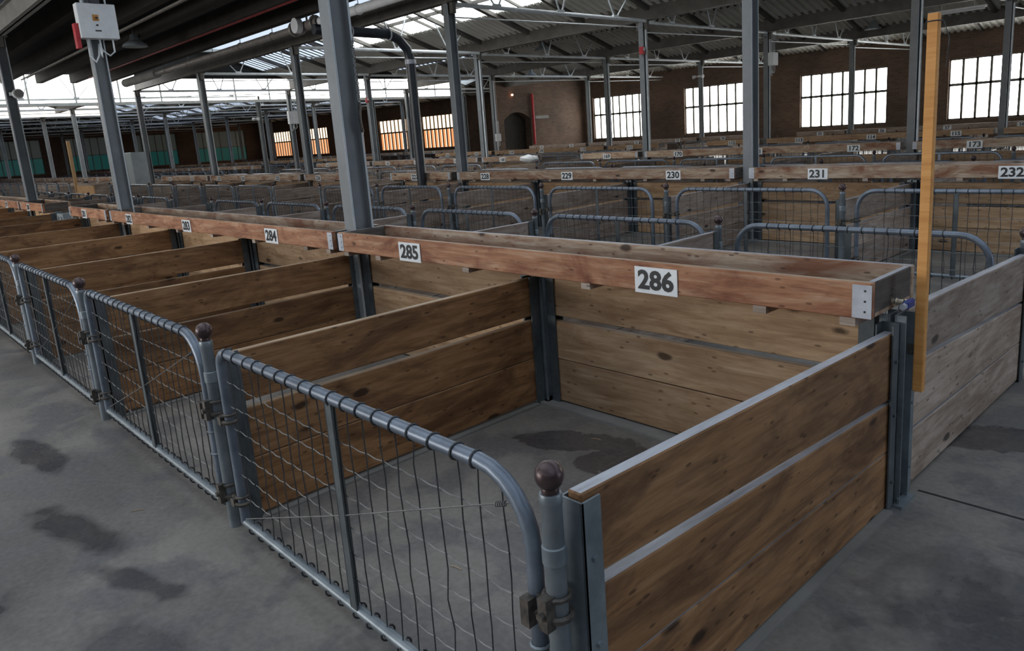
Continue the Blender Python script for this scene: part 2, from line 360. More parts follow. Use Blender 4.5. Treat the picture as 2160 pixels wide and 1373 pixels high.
# ------------------------------------------------------------------ roof bays
ZE, ZR = 4.30, 5.25
def rib_strip(x0, x1, ya, za, yb, zb, pitch=0.22, depth=0.05):
    m = MB(); n = max(2, int((x1 - x0) / pitch)); xs = []
    for i in range(n):
        x = x0 + (x1 - x0) * i / n; p = (x1 - x0) / n
        xs += [(x, 0), (x + p * 0.35, 0), (x + p * 0.5, depth), (x + p * 0.85, depth)]
    xs.append((x1, 0)); k = len(xs)
    m.v = [(x, ya, za - d) for x, d in xs] + [(x, yb, zb - d) for x, d in xs] + [(x, ya, za + 0.05) for x, d in xs] + [(x, yb, zb + 0.05) for x, d in xs]
    m.f = [(i, i + 1, k + i + 1, k + i) for i in range(k - 1)] + [(2 * k + i, 3 * k + i, 3 * k + i + 1, 2 * k + i + 1) for i in range(k - 1)]
    return m
def slope_z(y, y0):  # height of the gable at y inside a bay that starts at y0
    u = (y - y0) / T; return ZE + (ZR - ZE) * (2 * u if u < 0.5 else 2 - 2 * u)
ZONES = [(-27.9, XR + 0.3), (XL - 0.3, -31.2)]
ceil_i = 0
for k in range(-3, 5):
    y0 = D + k * T; ym = y0 + T / 2; y1 = y0 + T
    if k == 4: y1 = YW + 0.35
    for zi, (xa, xb) in enumerate(ZONES):
        ys = y0 + (4.65 if zi == 0 else 5.3)
        m = rib_strip(xa, xb, y0, ZE, ym, ZR)
        sky = []
        if zi == 0:
            if k == 1: sky = [(-27.8, -21.6, 'd'), (-21.4, -9.6, 'b')]
            elif k == 2: sky = [(-27.0, -21.4, 'd')]
            elif k == 3: sky = [(-25.5, -21.2, 'd')]
        else:
            if k in (0, 2): sky = [(-60, -33, 'd')]
            elif k in (1, 3): sky = [(-52, -32, 'd')]
        z1 = slope_z(y1, y0); zs_ = slope_z(ys, y0)
        xs = xa
        for (p, q, kd) in sky:
            if p > xs: m.add(rib_strip(xs, p, ym, ZR, ys, zs_))
            xs = q
        if xs < xb: m.add(rib_strip(xs, xb, ym, ZR, ys, zs_))
        m.add(rib_strip(xa, xb, ys, zs_, y1, z1))
        # end gables
        if zi == 0 and k <= 0:
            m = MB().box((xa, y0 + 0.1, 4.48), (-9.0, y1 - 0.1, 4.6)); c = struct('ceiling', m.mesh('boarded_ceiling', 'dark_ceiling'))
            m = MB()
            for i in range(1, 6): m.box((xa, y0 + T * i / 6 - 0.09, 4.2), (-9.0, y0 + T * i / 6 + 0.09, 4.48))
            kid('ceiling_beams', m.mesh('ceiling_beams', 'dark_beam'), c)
            c2 = struct('ceiling', rib_strip(-9.0, XR + 0.3, y0, ZE, y0 + 0.9, slope_z(y0 + 0.9, y0)).add(rib_strip(-9.0, XR + 0.3, y0 + 4.9, slope_z(y0 + 4.9, y0), y1, z1)).mesh('roof_bay', 'roof_sheet'))
            g = MB()
            for (p, q) in ((-8.6, -5.0), (-4.6, -1.0)):
                for (a0, a1) in ((y0 + 0.9, ym), (ym, y0 + 4.9)):
                    g.hexa([(p, a0, slope_z(a0, y0)), (q, a0, slope_z(a0, y0)), (q, a1, slope_z(a1, y0)), (p, a1, slope_z(a1, y0)), (p, a0, slope_z(a0, y0) + .02), (q, a0, slope_z(a0, y0) + .02), (q, a1, slope_z(a1, y0) + .02), (p, a1, slope_z(a1, y0) + .02)])
            kid('skylight', g.mesh('skylight', 'added_overhead_glow'), c2)  # unseen glowing panels added for overhead light
            continue
        c = struct('ceiling', m.mesh('roof_bay', 'roof_sheet'))
        if zi == 0: kid('gable_infill', MB().hexa([(-28.0, y0, 4.36), (-27.95, y0, 4.36), (-27.95, y1, 4.36), (-28.0, y1, 4.36), (-28.0, y0, 5.35), (-27.95, y0, 5.35), (-27.95, y1, 5.35), (-28.0, y1, 5.35)]).mesh('gable_infill', 'dark_beam'), c)
        raf = MB(); x = math.ceil(xa / 2) * 2.0
        while x < xb:
            raf.bar((x, y0, ZE - 0.09), (x, ym, ZR - 0.09), 0.10, 0.10); raf.bar((x, ym, ZR - 0.09), (x, y1, z1 - 0.09), 0.10, 0.10); x += 2.0
        kid('rafters', raf.mesh('rafters', 'girder_paint'), c)
        for (p, q, kd) in sky:
            if kd == 'b':
                kid('skylight', MB().hexa([(p, ym, ZR - 0.02), (q, ym, ZR - 0.02), (q, ys, zs_ - 0.02), (p, ys, zs_ - 0.02), (p, ym, ZR + 0.02), (q, ym, ZR + 0.02), (q, ys, zs_ + 0.02), (p, ys, zs_ + 0.02)]).mesh('skylight', 'skylight_sheet'), c)
                gb = MB(); x = p
                while x <= q + 0.01:
                    gb.bar((x, ym, ZR - 0.05), (x, ys, zs_ - 0.05), 0.05, 0.06); x += 1.2
                yq = (ym + ys) / 2 + 0.15; gb.bar((p, yq, slope_z(yq, y0) - 0.06), (q, yq, slope_z(yq, y0) - 0.06), 0.06, 0.08)
                kid('glazing_bars', gb.mesh('glazing_bars', 'girder_paint'), c)
            else:
                g = MB(); r = MB(); n = int((q - p) / 0.3)
                for i in range(n):
                    u0 = p + (q - p) * i / n; u1 = p + (q - p) * (i + 0.55) / n; u2 = p + (q - p) * (i + 1) / n
                    for mm, s0, s1 in ((g, u0, u1), (r, u1, u2)):
                        mm.hexa([(s0, ym, ZR - 0.02), (s1, ym, ZR - 0.02), (s1, ys, zs_ - 0.02), (s0, ys, zs_ - 0.02), (s0, ym, ZR + 0.02), (s1, ym, ZR + 0.02), (s1, ys, zs_ + 0.02), (s0, ys, zs_ + 0.02)])
                kid('skylight', g.mesh('skylight', 'skylight_dull'), c); kid('skylight_rib', r.mesh('skylight_rib', 'roof_sheet'), c)
# lantern glazing over the cross aisle
lan = struct('ceiling', MB().box((-31.3, YF, 5.3), (-27.7, YW, 5.4)).mesh('lantern_roof', 'roof_sheet'))
kid('lantern_glass', MB().box((-31.22, YF, 3.80), (-31.18, 24.3, 5.3)).mesh('lantern_glass', 'lantern_glass'), lan)
kid('gutter', MB().box((-31.3, YF, 3.69), (-31.1, 24.3, 3.80)).mesh('gutter', 'truss_paint'), lan)
gb = MB(); y = YF
while y < 24.3: gb.box((-31.17, y, 3.80), (-31.12, y + 0.06, 5.3)); y += 1.5
kid('glazing_bars', gb.mesh('glazing_bars', 'truss_paint'), lan)
l2 = struct('ceiling', MB().box((-40.6, 3.8, 4.3), (-39.8, 10.0, 4.4)).mesh('lantern_roof', 'roof_sheet'))
kid('lantern_glass', MB().box((-40.3, 3.9, 3.82), (-40.26, 9.95, 4.3)).mesh('lantern_glass', 'lantern_warm'), l2)
# girders along X on the column lines
def girder(xa, xb, y, z0=3.95, z1=4.32):
    m = MB(); m.box((xa, y - 0.015, z0), (xb, y + 0.015, z1)); m.box((xa, y - 0.08, z0), (xb, y + 0.08, z0 + 0.025)); m.box((xa, y - 0.08, z1 - 0.025), (xb, y + 0.08, z1)); return m
ORD = ['first', 'second', 'third', 'fourth', 'fifth', 'sixth', 'seventh', 'eighth', 'ninth', 'tenth', 'eleventh', 'twelfth', 'thirteenth', 'fourteenth', 'fifteenth', 'sixteenth', 'seventeenth']
BLK = ['nearest', 'second', 'third', 'fourth', 'farthest']
for k in range(-1, 5):
    for zi, (xa, xb) in enumerate(((-28.1, XR), (XL, -31.2))):
        g = O('roof_girder', girder(xa, xb, D + k * T).mesh('roof_girder', 'plaster_grey' if k == 0 else 'girder_paint'))  # nearest girder paler: light on its front face put into the colour
        where = 'to the right of' if zi == 0 else 'beyond'
        if k == -1: lab = 'dark steel roof girder overhead behind the viewer, %s the cross aisle' % where
        else: lab = 'steel roof girder over the %s trough row, %s the lantern skylight' % (BLK[k], where)
        tag(g, lab, 'girder', 'roof girders on the column rows')
# ------------------------------------------------------------------ columns and trusses
def h_column(h=3.97, bx=0.13, by=0.17):
    m = MB(); m.box((-bx / 2, -by / 2, 0), (bx / 2, -by / 2 + 0.016, h)); m.box((-bx / 2, by / 2 - 0.016, 0), (bx / 2, by / 2, h)); m.box((-0.006, -by / 2 + 0.016, 0), (0.006, by / 2 - 0.016, h)); return m
col_shaft = h_column().mesh('column_shaft', 'column_paint')
col_edge = [MB().box((0.0655, y_ - 0.008, 0.02), (0.0675, y_ + 0.008, 3.9)).mesh('flange_edge', 'highlight_paint') for y_ in (-0.077, 0.077)]  # pale strips paint a bright highlight on the flange tips
col_plate = MB().box((-0.13, -0.13, 0), (0.13, 0.13, 0.02)).mesh('base_plate', 'column_paint')
col_cap = MB().box((-0.12, -0.12, 3.93), (0.12, 0.12, 3.96)).box((-0.16, -0.04, 3.75), (0.16, 0.04, 3.93)).mesh('cap_bracket', 'girder_paint')
conduit = MB().tube([(0.10, -0.02, 0.95), (0.10, -0.02, 3.85), (0.10, 0.06, 3.93), (0.10, 0.3, 3.95)], 0.022, 6).mesh('conduit', 'truss_paint', True)
XA = [2, -4, -10, -16, -22, -28]; XB = [-31.2, -37.2, -43.2, -49.2, -55.2, -61.2, -67.2]
DX = {0: 0.03, 1: 0.0, 2: -0.10, 3: -0.15, 4: -0.2}
def colx(k, X): return X + DX[k] - (0 if k < 2 or X < -30 else 0.10 * (abs(X) / 10 - 0.4))
proto_col = None
COLS = {}
for k in range(0, 5):
    for X in XA + XB:
        if X == 2: continue
        x = colx(k, X); y = D + k * T
        if X == -28 and k == 4: continue
        if not seen([(x, y, 0.8), (x, y, 4)]): continue
        if proto_col is None:
            c = O('steel_column', None, (x, y, 0)); proto_col = c
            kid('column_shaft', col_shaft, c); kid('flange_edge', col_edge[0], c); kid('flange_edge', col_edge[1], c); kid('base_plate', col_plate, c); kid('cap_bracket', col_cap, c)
        else: c = copy_tree(proto_col, (x, y, 0))
        if (k, X) in ((2, -10), (3, -10), (4, -10), (2, -16), (3, -16), (4, -16), (3, -22), (4, -22), (3, -4), (2, -4)): kid('conduit', conduit, c)
        COLS[(k, X)] = c
        row = ORD[k] + ' trough row'
        if X == -4 and k == 0: lab = 'grey steel column between signs 284 and 285, nearest to the viewer'
        elif X > -30: lab = 'grey steel column, %s trough row, %s column from the right' % (BLK[k], ORD[XA.index(X) - 1])
        else: lab = 'distant grey column, %s trough row, %s one beyond the cross aisle' % (BLK[k], ORD[XB.index(X)])
        tag(c, lab, 'column', 'steel roof columns')
def truss_parts(root, L, rich=True):
    kid('bottom_chord', MB().tube([(0, 0.1, 3.93), (0, L - 0.1, 3.93)], 0.04, 8).mesh('bottom_chord', 'truss_paint', True), root)
    for u in (0.2, 0.5, 0.8):
        m = MB(); yy = L * u
        for s_ in (-1, 1):
            zt = ZE + (ZR - ZE) * (1 - abs(2 * (yy + s_ * 0.45) / L - 1)) - 0.12
            m.tube([(0, yy + s_ * 0.03, 3.95), (0, yy + s_ * 0.45, zt)], 0.018, 5)
        m.box((-0.03, yy - 0.09, 3.90), (0.03, yy + 0.09, 4.0))
        kid('web_brace', m.mesh('web_brace', 'truss_paint', True), root)
    kid('brace_rod', MB().tube([(-0.08, 0.1, 3.72), (-0.08, L - 0.1, 3.80)], 0.015, 5).mesh('brace_rod', 'truss_paint', True), root)
pt = None
for k in range(0, 4):
    for X in XA + XB:
        if X in (2,) or (k == 0 and X > -30): continue
        x = colx(k, X); y = D + k * T
        if not seen([(x, y, 3.9), (x, y + T, 3.9), (x, y + T / 2, 4.5)], 60): continue
        if pt is None: pt = O('roof_truss', None, (x, y, 0)); truss_parts(pt, T); c = pt
        else: c = copy_tree(pt, (x, y, 0))
        if X > -30: lab = 'pale tubular truss starting over the %s trough row, %s from the right' % (BLK[k], ORD[XA.index(X) - 1])
        else: lab = 'distant pale truss starting over the %s trough row, %s beyond the cross aisle' % (BLK[k], ORD[XB.index(X)])
        tag(c, lab, 'truss', 'pale roof trusses between columns')
for X in (-10, -16, -22):   # trusses that end on the back wall
    x = colx(4, X); c = copy_tree(pt, (x, D + 4 * T, 0))
    tag(c, 'pale roof truss running into the windowed back wall, %s from the right' % ORD[XA.index(X) - 1], 'truss', 'pale roof trusses between columns')
# ------------------------------------------------------------------ pen furniture
# post with ball finial, origin on the floor
PH = 0.80
def post_meshes(seg, fin):
    shaft = MB().lathe([(0.0245, 0), (0.0245, 0.772), (0.0262, 0.775), (0.0262, 0.795), (0.024, PH)], seg=seg)
    ball = MB().lathe([(0.0001, 0)] + [(0.0335 * math.sin(a), 0.0335 - 0.0335 * math.cos(a)) for a in [PI * i / fin for i in range(1, fin)]] + [(0.0001, 0.067)], (0, 0, PH + 0.006), seg=seg)
    ball.lathe([(0.019, 0), (0.021, 0.012), (0.016, 0.022)], (0, 0, PH - 0.004), seg)
    return shaft, ball
sh, bl = post_meshes(20, 12)
POST_SHAFT = sh.mesh('post_shaft', 'galvanised', True); POST_BALL = bl.mesh('ball_finial', 'ball_iron', True)
POST_CLAMPS = []
for z in (0.50, 0.14):
    cm = MB()
    cm.ring((0, 0, z), (0, 0, 1), 0.030, 0.009, 14, 6); cm.ring((0, 0, z + 0.05), (0, 0, 1), 0.030, 0.007, 14, 6)
    cm.box((-0.014, -0.05, z - 0.02), (0.014, -0.024, z + 0.06)); cm.tube([(0, -0.06, z + 0.02), (0, -0.02, z + 0.02)], 0.011, 6)
    cm.box((-0.055, -0.014, z), (-0.02, 0.012, z + 0.035))
    POST_CLAMPS.append(cm.mesh('hinge_clamp', 'clamp_iron', True))
POST_COLLAR = MB().lathe([(0.0255, 0.63), (0.0285, 0.632), (0.0285, 0.672), (0.0255, 0.675)], seg=16).mesh('collar', 'galvanised', True)
sh, bl = post_meshes(8, 6)
far = MB().add(sh); n0 = len(far.f); far.add(bl)
POST_FAR = far.mesh('gate_post', ['galvanised', 'ball_iron'], True, midx=[0] * n0 + [1] * len(bl.f))
# gate, origin at the hinge end on the floor, running along +X for length L
def gate_path(L, h, r0, r1, b, n=6):
    pts = [(0, 0, b)]
    pts += [(r0 - r0 * math.cos(PI / 2 * i / n), 0, h - r0 + r0 * math.sin(PI / 2 * i / n)) for i in range(n + 1)]
    pts += [(L - r1 + r1 * math.sin(PI / 2 * i / n), 0, h - r1 + r1 * math.cos(PI / 2 * i / n)) for i in range(n + 1)]
    pts += [(L, 0, b)]; return pts
def gate_set(L=1.79, h=0.815, r0=0.07, r1=0.17, seed=1, seg=12, hinge=0.105):
    R = random.Random(seed); b = 0.075; out = {}
    out['gate_frame'] = (MB().tube(gate_path(L, h, r0, r1, b), 0.0205, seg), 'galvanised_blue')
    out['bottom_rail'] = (MB().tube([(-0.01, 0, b), (L + 0.01, 0, b)], 0.0185, seg), 'galvanised')
    st = MB().box((L / 2 - 0.02, -0.016, b), (L / 2 + 0.02, -0.010, h)).box((L / 2 - 0.02, -0.016, b), (L / 2 - 0.014, 0.018, h))
    out['stay'] = (st, 'stay_steel')
    w_ = MB(); rg = MB(); n = 20
    for i in range(1, n):
        x = L * i / n + R.uniform(-0.008, 0.008)
        top = h
        if x > L - r1: d = x - (L - r1); top = h - r1 + math.sqrt(max(r1 * r1 - d * d, 0))
        if x < r0: continue
        zs = [b + (top - b) * j / 8 for j in range(9)]
        w_.tube([(x + (R.uniform(-0.006, 0.006) if 0 < j < 8 else 0), R.uniform(-0.004, 0.004), z) for j, z in enumerate(zs)], 0.0024, 4)
        if x < L - r1: rg.ring((x, 0, h), (1, R.uniform(-.1, .1), R.uniform(-.15, .15)), 0.0225, 0.0032, 12, 5)
        hk = [Vector((x + 0.004, 0.025 * math.sin(a), b + 0.025 * math.cos(a))) for a in [0.3 + 4.6 * j / 9 for j in range(10)]]
        rg.tube(hk, 0.0036, 5)
    hz = MB()
    for z in (0.19, 0.29, 0.39, 0.49, 0.59, 0.69):
        sag = R.uniform(0.0, 0.02); pts = []
        for j in range(41):
            x = L * j / 40; pts.append((x, 0.004 + 0.0015 * (-1) ** j, z - sag * 4 * (x / L) * (1 - x / L) + 0.0011 * (-1) ** j + 0.004 * math.sin(x * 5 + z * 30)))
        hz.tube(pts, 0.0022, 4)
    n1 = len(w_.f) + len(rg.f); w_.add(rg); n2 = len(hz.f); w_.add(hz); w_.midx = [0] * n1 + [1] * n2
    out['wire_mesh'] = (w_, ['wire_dark', 'wire_light'])
    hz = MB().tube([(0.03, -0.01, 0.10), (L * 0.5, -0.012, 0.42), (L - 0.05, -0.01, 0.75)], 0.0022, 4)
    for s_ in range(5): hz.ring((L - 0.11 + 0.008 * s_, -0.01, 0.725 + 0.003 * s_), (1, 0.2, 0.1), 0.006, 0.0018, 7, 4)
    out['brace_wire'] = (hz, 'wire_light')
    lt = MB().ring((L, 0, 0.50), (0, 0, 1), 0.026, 0.008, 12, 6).box((L - 0.012, -0.045, 0.47), (L + 0.016, -0.02, 0.54))
    out['latch'] = (lt, 'clamp_iron')
    for nm, z in (('upper_hinge', 0.52), ('lower_hinge', 0.16)):
        out[nm] = (MB().tube([(-hinge, 0, z), (0, 0, z)], 0.011, 8).ring((0, 0, z), (0, 0, 1), 0.026, 0.009, 12, 5).ring((0, 0, z + 0.03), (0, 0, 1), 0.024, 0.006, 12, 5).box((-0.045, -0.034, z - 0.014), (-0.012, -0.012, z + 0.02)), 'clamp_iron')
    out['upper_band'] = (MB().ring((L, 0, 0.40), (0, 0, 1), 0.0225, 0.005, 12, 5), 'galvanised'); out['lower_band'] = (MB().ring((L, 0, 0.30), (0, 0, 1), 0.0225, 0.005, 12, 5), 'galvanised')
    return out
def gate_meshes(**k): return {n: m.mesh(n, mt, True, midx=getattr(m, 'midx', None)) for n, (m, mt) in gate_set(**k).items()}
G_NEAR = [gate_meshes(seed=1), gate_meshes(seed=2), gate_meshes(seed=3)]
G_LOW = [gate_meshes(L=1.66, h=0.80, r0=0.17, r1=0.17, seed=4, seg=10, hinge=0.14), gate_meshes(L=1.72, h=0.80, r0=0.17, r1=0.17, seed=5, seg=10, hinge=0.14)]
def gate_far_mesh(h=0.85, L=1.72):
    m = MB().tube(gate_path(L, h, 0.15, 0.15, 0.075, 3), 0.02, 6); n1 = len(m.f)
    m.tube([(0, 0, 0.075), (L, 0, 0.075)], 0.018, 6); m.box((L / 2 - 0.018, -0.01, 0.07), (L / 2 + 0.018, 0.0, h))
    for z in (0.2, 0.6): m.bar((-0.113, 0, z), (0, 0, z), 0.02, 0.02); m.bar((L, 0, z), (L + 0.113, 0, z), 0.02, 0.02)
    n1 = len(m.f)
    for i in range(1, 17): x = L * i / 17; m.bar((x, 0, 0.075), (x, 0, h if 0.12 < x < L - 0.12 else h - 0.05), 0.005, 0.005)
    for z in (0.19, 0.3, 0.41, 0.52, 0.63, 0.74): m.bar((0, 0, z), (L, 0, z), 0.005, 0.005)
    return m.mesh('wire_gate', ['galvanised_blue', 'wire_dark'], True, midx=[0] * n1 + [1] * (len(m.f) - n1))
G_FAR = gate_far_mesh()
# boards: local X is the length, origin in the middle of the bottom edge at one end
def edge_mat(mat): return 'pale_edge_tan' if mat in ('divider_timber', 'pale_timber', 'trough_timber') else 'pale_edge_grey'
def pale_tops(me, slope=0.85):  # upward faces take the paler material, overhead light painted in
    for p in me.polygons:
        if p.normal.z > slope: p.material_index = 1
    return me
def board_mesh(L, h, th=0.042, seed=0, mat='divider_timber', edge=None):
    return pale_tops(MB().box((0, -th / 2, 0), (L, th / 2, h)).mesh('board', [mat, edge or edge_mat(mat)], bevel=0.004))
BCACHE = {}
def board(L, h, mat, th=0.042):
    key = (round(L, 3), round(h, 3), mat, th)
    if key not in BCACHE: BCACHE[key] = board_mesh(L, h, th, 0, mat)
    return BCACHE[key]
BZ = ((0.02, 0.255), (0.278, 0.225), (0.535, 0.222))    # z, height of the three boards
def panel(loc, rz, L, mat, label, group, full=True, bz=BZ, name='board_fence', cap=True):
    if full:
        r = O(name, None, loc, (0, 0, rz))
        for i, (z, h) in enumerate(bz):
            kid('board', board(L, h, mat), r, (0, random.uniform(-0.004, 0.004), z), (0, random.uniform(-0.003, 0.003), 0))
        kid('board_channel', CHAN, r, (0.0, 0, 0)); kid('board_channel', CHAN, r, (L, 0, 0), (0, 0, PI))
    else:
        key = ('p', round(L, 3), mat)
        if key not in BCACHE:
            m = MB()
            for z, h in bz: m.box((0, -0.02, z), (L, 0.02, z + h))
            BCACHE[key] = pale_tops(m.mesh(name, [mat, edge_mat(mat)]))
        r = O(name, BCACHE[key], loc, (0, 0, rz))
    if 'distant' in label: group = label.replace('distant board fence', 'distant board fences')
    tag(r, label, 'fence', group); return r
CHAN = MB().box((-0.012, -0.034, 0), (-0.006, 0.034, 0.765)).box((-0.012, -0.034, 0), (0.05, -0.028, 0.765)).box((-0.012, 0.028, 0), (0.05, 0.034, 0.765))
for z in (0.12, 0.4, 0.62): CHAN.tube([(0.02, -0.042, z), (0.02, -0.032, z)], 0.008, 6); CHAN.tube([(0.02, 0.032, z), (0.02, 0.042, z)], 0.008, 6)
CHAN_PALE = CHAN.mesh('board_channel', 'galvanised'); CHAN = CHAN.mesh('board_channel', 'stay_steel')
# back-to-back channel stanchion under the trough
st = MB()
for s_ in (-1, 1):
    st.box((s_ * 0.012 - 0.003, -0.045, 0), (s_ * 0.012 + 0.003, 0.045, 0.79))
    st.box((min(s_ * 0.012, s_ * 0.05), -0.045, 0), (max(s_ * 0.012, s_ * 0.05), -0.039, 0.79)); st.box((min(s_ * 0.012, s_ * 0.05), 0.039, 0), (max(s_ * 0.012, s_ * 0.05), 0.045, 0.79))
STAN = st.mesh('channel_bars', 'galvanised'); STAN_FOOT = MB().box((-0.07, -0.07, 0), (0.07, 0.07, 0.012)).tube([(0.05, -0.05, 0), (0.05, -0.05, 0.035)], 0.009, 6).tube([(-0.05, -0.05, 0), (-0.05, -0.05, 0.035)], 0.009, 6).mesh('foot_plate', 'galvanised')
STAN_BOLT = MB().tube([(0, -0.06, 0.12), (0, 0.06, 0.12)], 0.012, 6).tube([(0, -0.06, 0.17), (0, 0.06, 0.17)], 0.012, 6).box((-0.02, -0.05, 0.10), (0.02, -0.046, 0.19)).mesh('bolts', 'clamp_iron')
# ------------------------------------------------------------------ number plates
TXT = {}
def numerals(s, h=0.075):
    if s not in TXT:
        c = bpy.data.curves.new('numerals', 'FONT'); c.body = s; c.size = 0.124; c.align_x = 'CENTER'; c.align_y = 'CENTER'; c.offset = 0.0038; c.extrude = 0.0008; c.resolution_u = 3
        tmp = bpy.data.objects.new('numerals', c); COL.objects.link(tmp)
        bpy.context.view_layer.update(); dg = bpy.context.evaluated_depsgraph_get()
        me = bpy.data.meshes.new_from_object(tmp.evaluated_get(dg)); me.name = 'numerals'
        bpy.data.objects.remove(tmp); bpy.data.curves.remove(c)
        me.materials.clear(); me.materials.append(MATS['ink_black']); TXT[s] = me
    return TXT[s]
PLATE = MB().box((-0.122, -0.002, -0.063), (0.122, 0.002, 0.063)).mesh('number_plate', 'sign_white', bevel=0.001)
PSCR = MB()
# ------------------------------------------------------------------ troughs
def trough(x0, x1, k, nums, label, near=False, tap=False, mats=('trough_timber', 'grey_timber')):
    y = D + k * T; L = x1 - x0; dz = {0: 0, 1: 0.02, 2: 0.03, 3: 0.03, 4: 0.03}[k]
    r = O('feed_trough', None, (x0, y, dz)); zb, zt = ZB, ZT
    fb = board(L, zt - zb, mats[0], 0.034)
    kid('front_board', fb, r, (0, -TA + 0.017, zb)); kid('rear_board', board(L, zt - zb, mats[1], 0.034), r, (0, TA - 0.017, zb))
    kid('bottom_board', board(L - 0.004, 0.022, mats[1], 2 * TA - 0.07), r, (0.002, 0, zb + 0.001))
    if near or seen([(x1, y, 0.9)], 0):
        eb = board(2 * TA - 0.07, zt - zb - 0.002, 'end_grain_dark', 0.03)
        kid('end_board', eb, r, (L - 0.017, -TA + 0.035, zb + 0.001), (0, 0, PI / 2)); kid('end_board', eb, r, (0.017, -TA + 0.035, zb + 0.001), (0, 0, PI / 2))
    if k <= 2:
        for xx in (0.035, L - 0.035): kid('corner_plate', CPL, r, (xx, -TA - 0.001, zb))
    if k <= 1:
        n = max(1, int(round(L / 0.98))); bm_ = BEAR
        for i in range(n): kid('bearer', bm_, r, (L * (i + 0.5) / n + (0.03 if near else 0), 0, zb - 0.022))
        kid('bearer', bm_, r, (L - 0.09, 0, zb - 0.022)); kid('bearer', bm_, r, (0.09, 0, zb - 0.022))
    for X, s in nums:
        p = kid('number_plate', PLATE, r, (X - x0, -TA - 0.004, 0.857)); p['label'] = 'white plate with black number %s' % s
        kid('numerals', numerals(s), p, (0, -0.0035, -0.002), (PI / 2, 0, 0)).scale = (1.1, 1, 1)
    if tap:
        p = kid('tap', MB().tube([(L, -0.02, 0.838), (L + 0.045, -0.02, 0.838)], 0.011, 8).ring((L + 0.018, -0.02, 0.838), (1, 0, 0), 0.012, 0.004, 8, 5).tube([(L + 0.045, -0.02, 0.838), (L + 0.06, -0.01, 0.835)], 0.014, 8).mesh('tap', 'brass', True), r)
        kid('tap_lever', MB().box((L + 0.05, -0.055, 0.818), (L + 0.075, 0.015, 0.850)).mesh('tap_lever', 'blue_plastic', bevel=0.006), p)
        kid('tap_nut', MB().tube([(L + 0.06, -0.075, 0.832), (L + 0.06, -0.05, 0.832)], 0.013, 6).mesh('tap_nut', 'zinc_plate'), p)
    tag(r, label, 'trough', 'long timber feed troughs on the pen rows'); return r
cp = MB().box((-0.036, -0.0015, 0.004), (0.036, 0.0015, 0.132)); nf = len(cp.f)
for z in (0.03, 0.07, 0.11): cp.tube([(0.012, -0.003, z), (0.012, 0, z)], 0.0045, 6)
CPL = cp.mesh('corner_plate', ['zinc_plate', 'ink_black'], midx=[0] * nf + [1] * (len(cp.f) - nf))
BEAR = MB().box((-0.03, -TA + 0.004, -0.01), (0.03, TA - 0.004, 0.022)).mesh('bearer', 'grey_timber')
SEGS = [(-3.93, -0.015), (-9.94, -4.02), (-12.14, -10.12), (-15.93, -14.02), (-21.95, -16.1), (-26.3, -22.1), (-37.1, -31.3), (-43.1, -37.3), (-49.1, -43.3), (-55.1, -49.3), (-61.1, -55.3)]
FIRSTNUM = {0: 286, 1: 232, 2: 174, 3: 117, 4: 60}
SIGNX = [-1, -3, -5.07, -7.1, -9.1, -11.25, -15.2, -17.35, -19.5, -21.2, -23.4, -25.4] + [-32.3, -34.3, -36.3, -38.3, -40.3, -42.3, -44.3, -46.3, -48.3, -50.3, -52.3, -54.3, -56.3, -58.3, -60.3]
ROWN = ['front', 'second', 'third', 'fourth', 'farthest']
for k in range(5):
    for j, (a, b_) in enumerate(SEGS):
        y = D + k * T
        def near_col(v, sgn):
            for X in XA[1:] + XB:
                if abs(v - X) < 0.25: return colx(k, X) + sgn * 0.095
            return v
        if k: a, b_ = near_col(a, 1), near_col(b_, -1.25)
        if not seen([(a, y, 0.9), (b_, y, 0.9)], 120): continue
        nums = [(X, str(FIRSTNUM[k] - i)) for i, X in enumerate(SIGNX) if a < X < b_]
        q = pix((a + b_) / 2, y, 0.9)
        mats = [('trough_timber', 'weathered_timber'), ('weathered_timber', 'grey_timber'), ('weathered_timber', 'grey_timber'), ('pale_timber', 'pale_timber'), ('grey_timber', 'grey_timber')][k]
        nn = 'numbered %s' % nums[0][1] if len(nums) == 1 else ('numbered %s to %s' % (nums[-1][1], nums[0][1]) if nums else 'without number')
        pos = '%s from the right' % ORD[j] if b_ > -28 else '%s beyond the cross aisle' % ORD[j - 6]
        trough(a, b_, k, nums, 'timber feed trough %s, %s trough row, %s' % (nn, BLK[k], pos), near=(k == 0), tap=(k == 0 and j == 0), mats=mats)
# ------------------------------------------------------------------ pens
lines = [-2.0 * i for i in range(0, 7)] + [-14.0 - 2.0 * i for i in range(0, 7)]     # divider lines right of the cross aisle
pens = [(lines[i + 1], lines[i]) for i in range(0, 6)] + [(lines[i + 1], lines[i]) for i in range(7, 13)]
linesB = [-31.3 - 2.0 * i for i in range(0, 16)]; pensB = [(linesB[i + 1], linesB[i]) for i in range(15)]
def pen_no(k, j): return str(FIRSTNUM[k] - j)
def mk_gate(meshes, loc, label, group, parts=None, rz=0):
    r = O('wire_gate', None, loc, (0, 0, rz))
    for n, me in meshes.items():
        if parts and n not in parts: continue
        kid(n, me, r)
    tag(r, label, 'gate', group); return r
def mk_far_gate(loc, label, group): return tag(O('wire_gate', G_FAR, loc), label, 'gate', group)
def mk_post(loc, label, near=True, clamps=True):
    if near:
        r = O('gate_post', None, loc); kid('post_shaft', POST_SHAFT, r); kid('ball_finial', POST_BALL, r); kid('collar', POST_COLLAR, r)
        if clamps: kid('hinge_clamp', POST_CLAMPS[0], r); kid('hinge_clamp', POST_CLAMPS[1], r)
    else: r = O('gate_post', POST_FAR, loc)
    tag(r, label, 'post', ('gate posts with ball finials' if near or 'tiny' not in label else label.replace('post', 'posts', 1))); return r
KB = 0.0
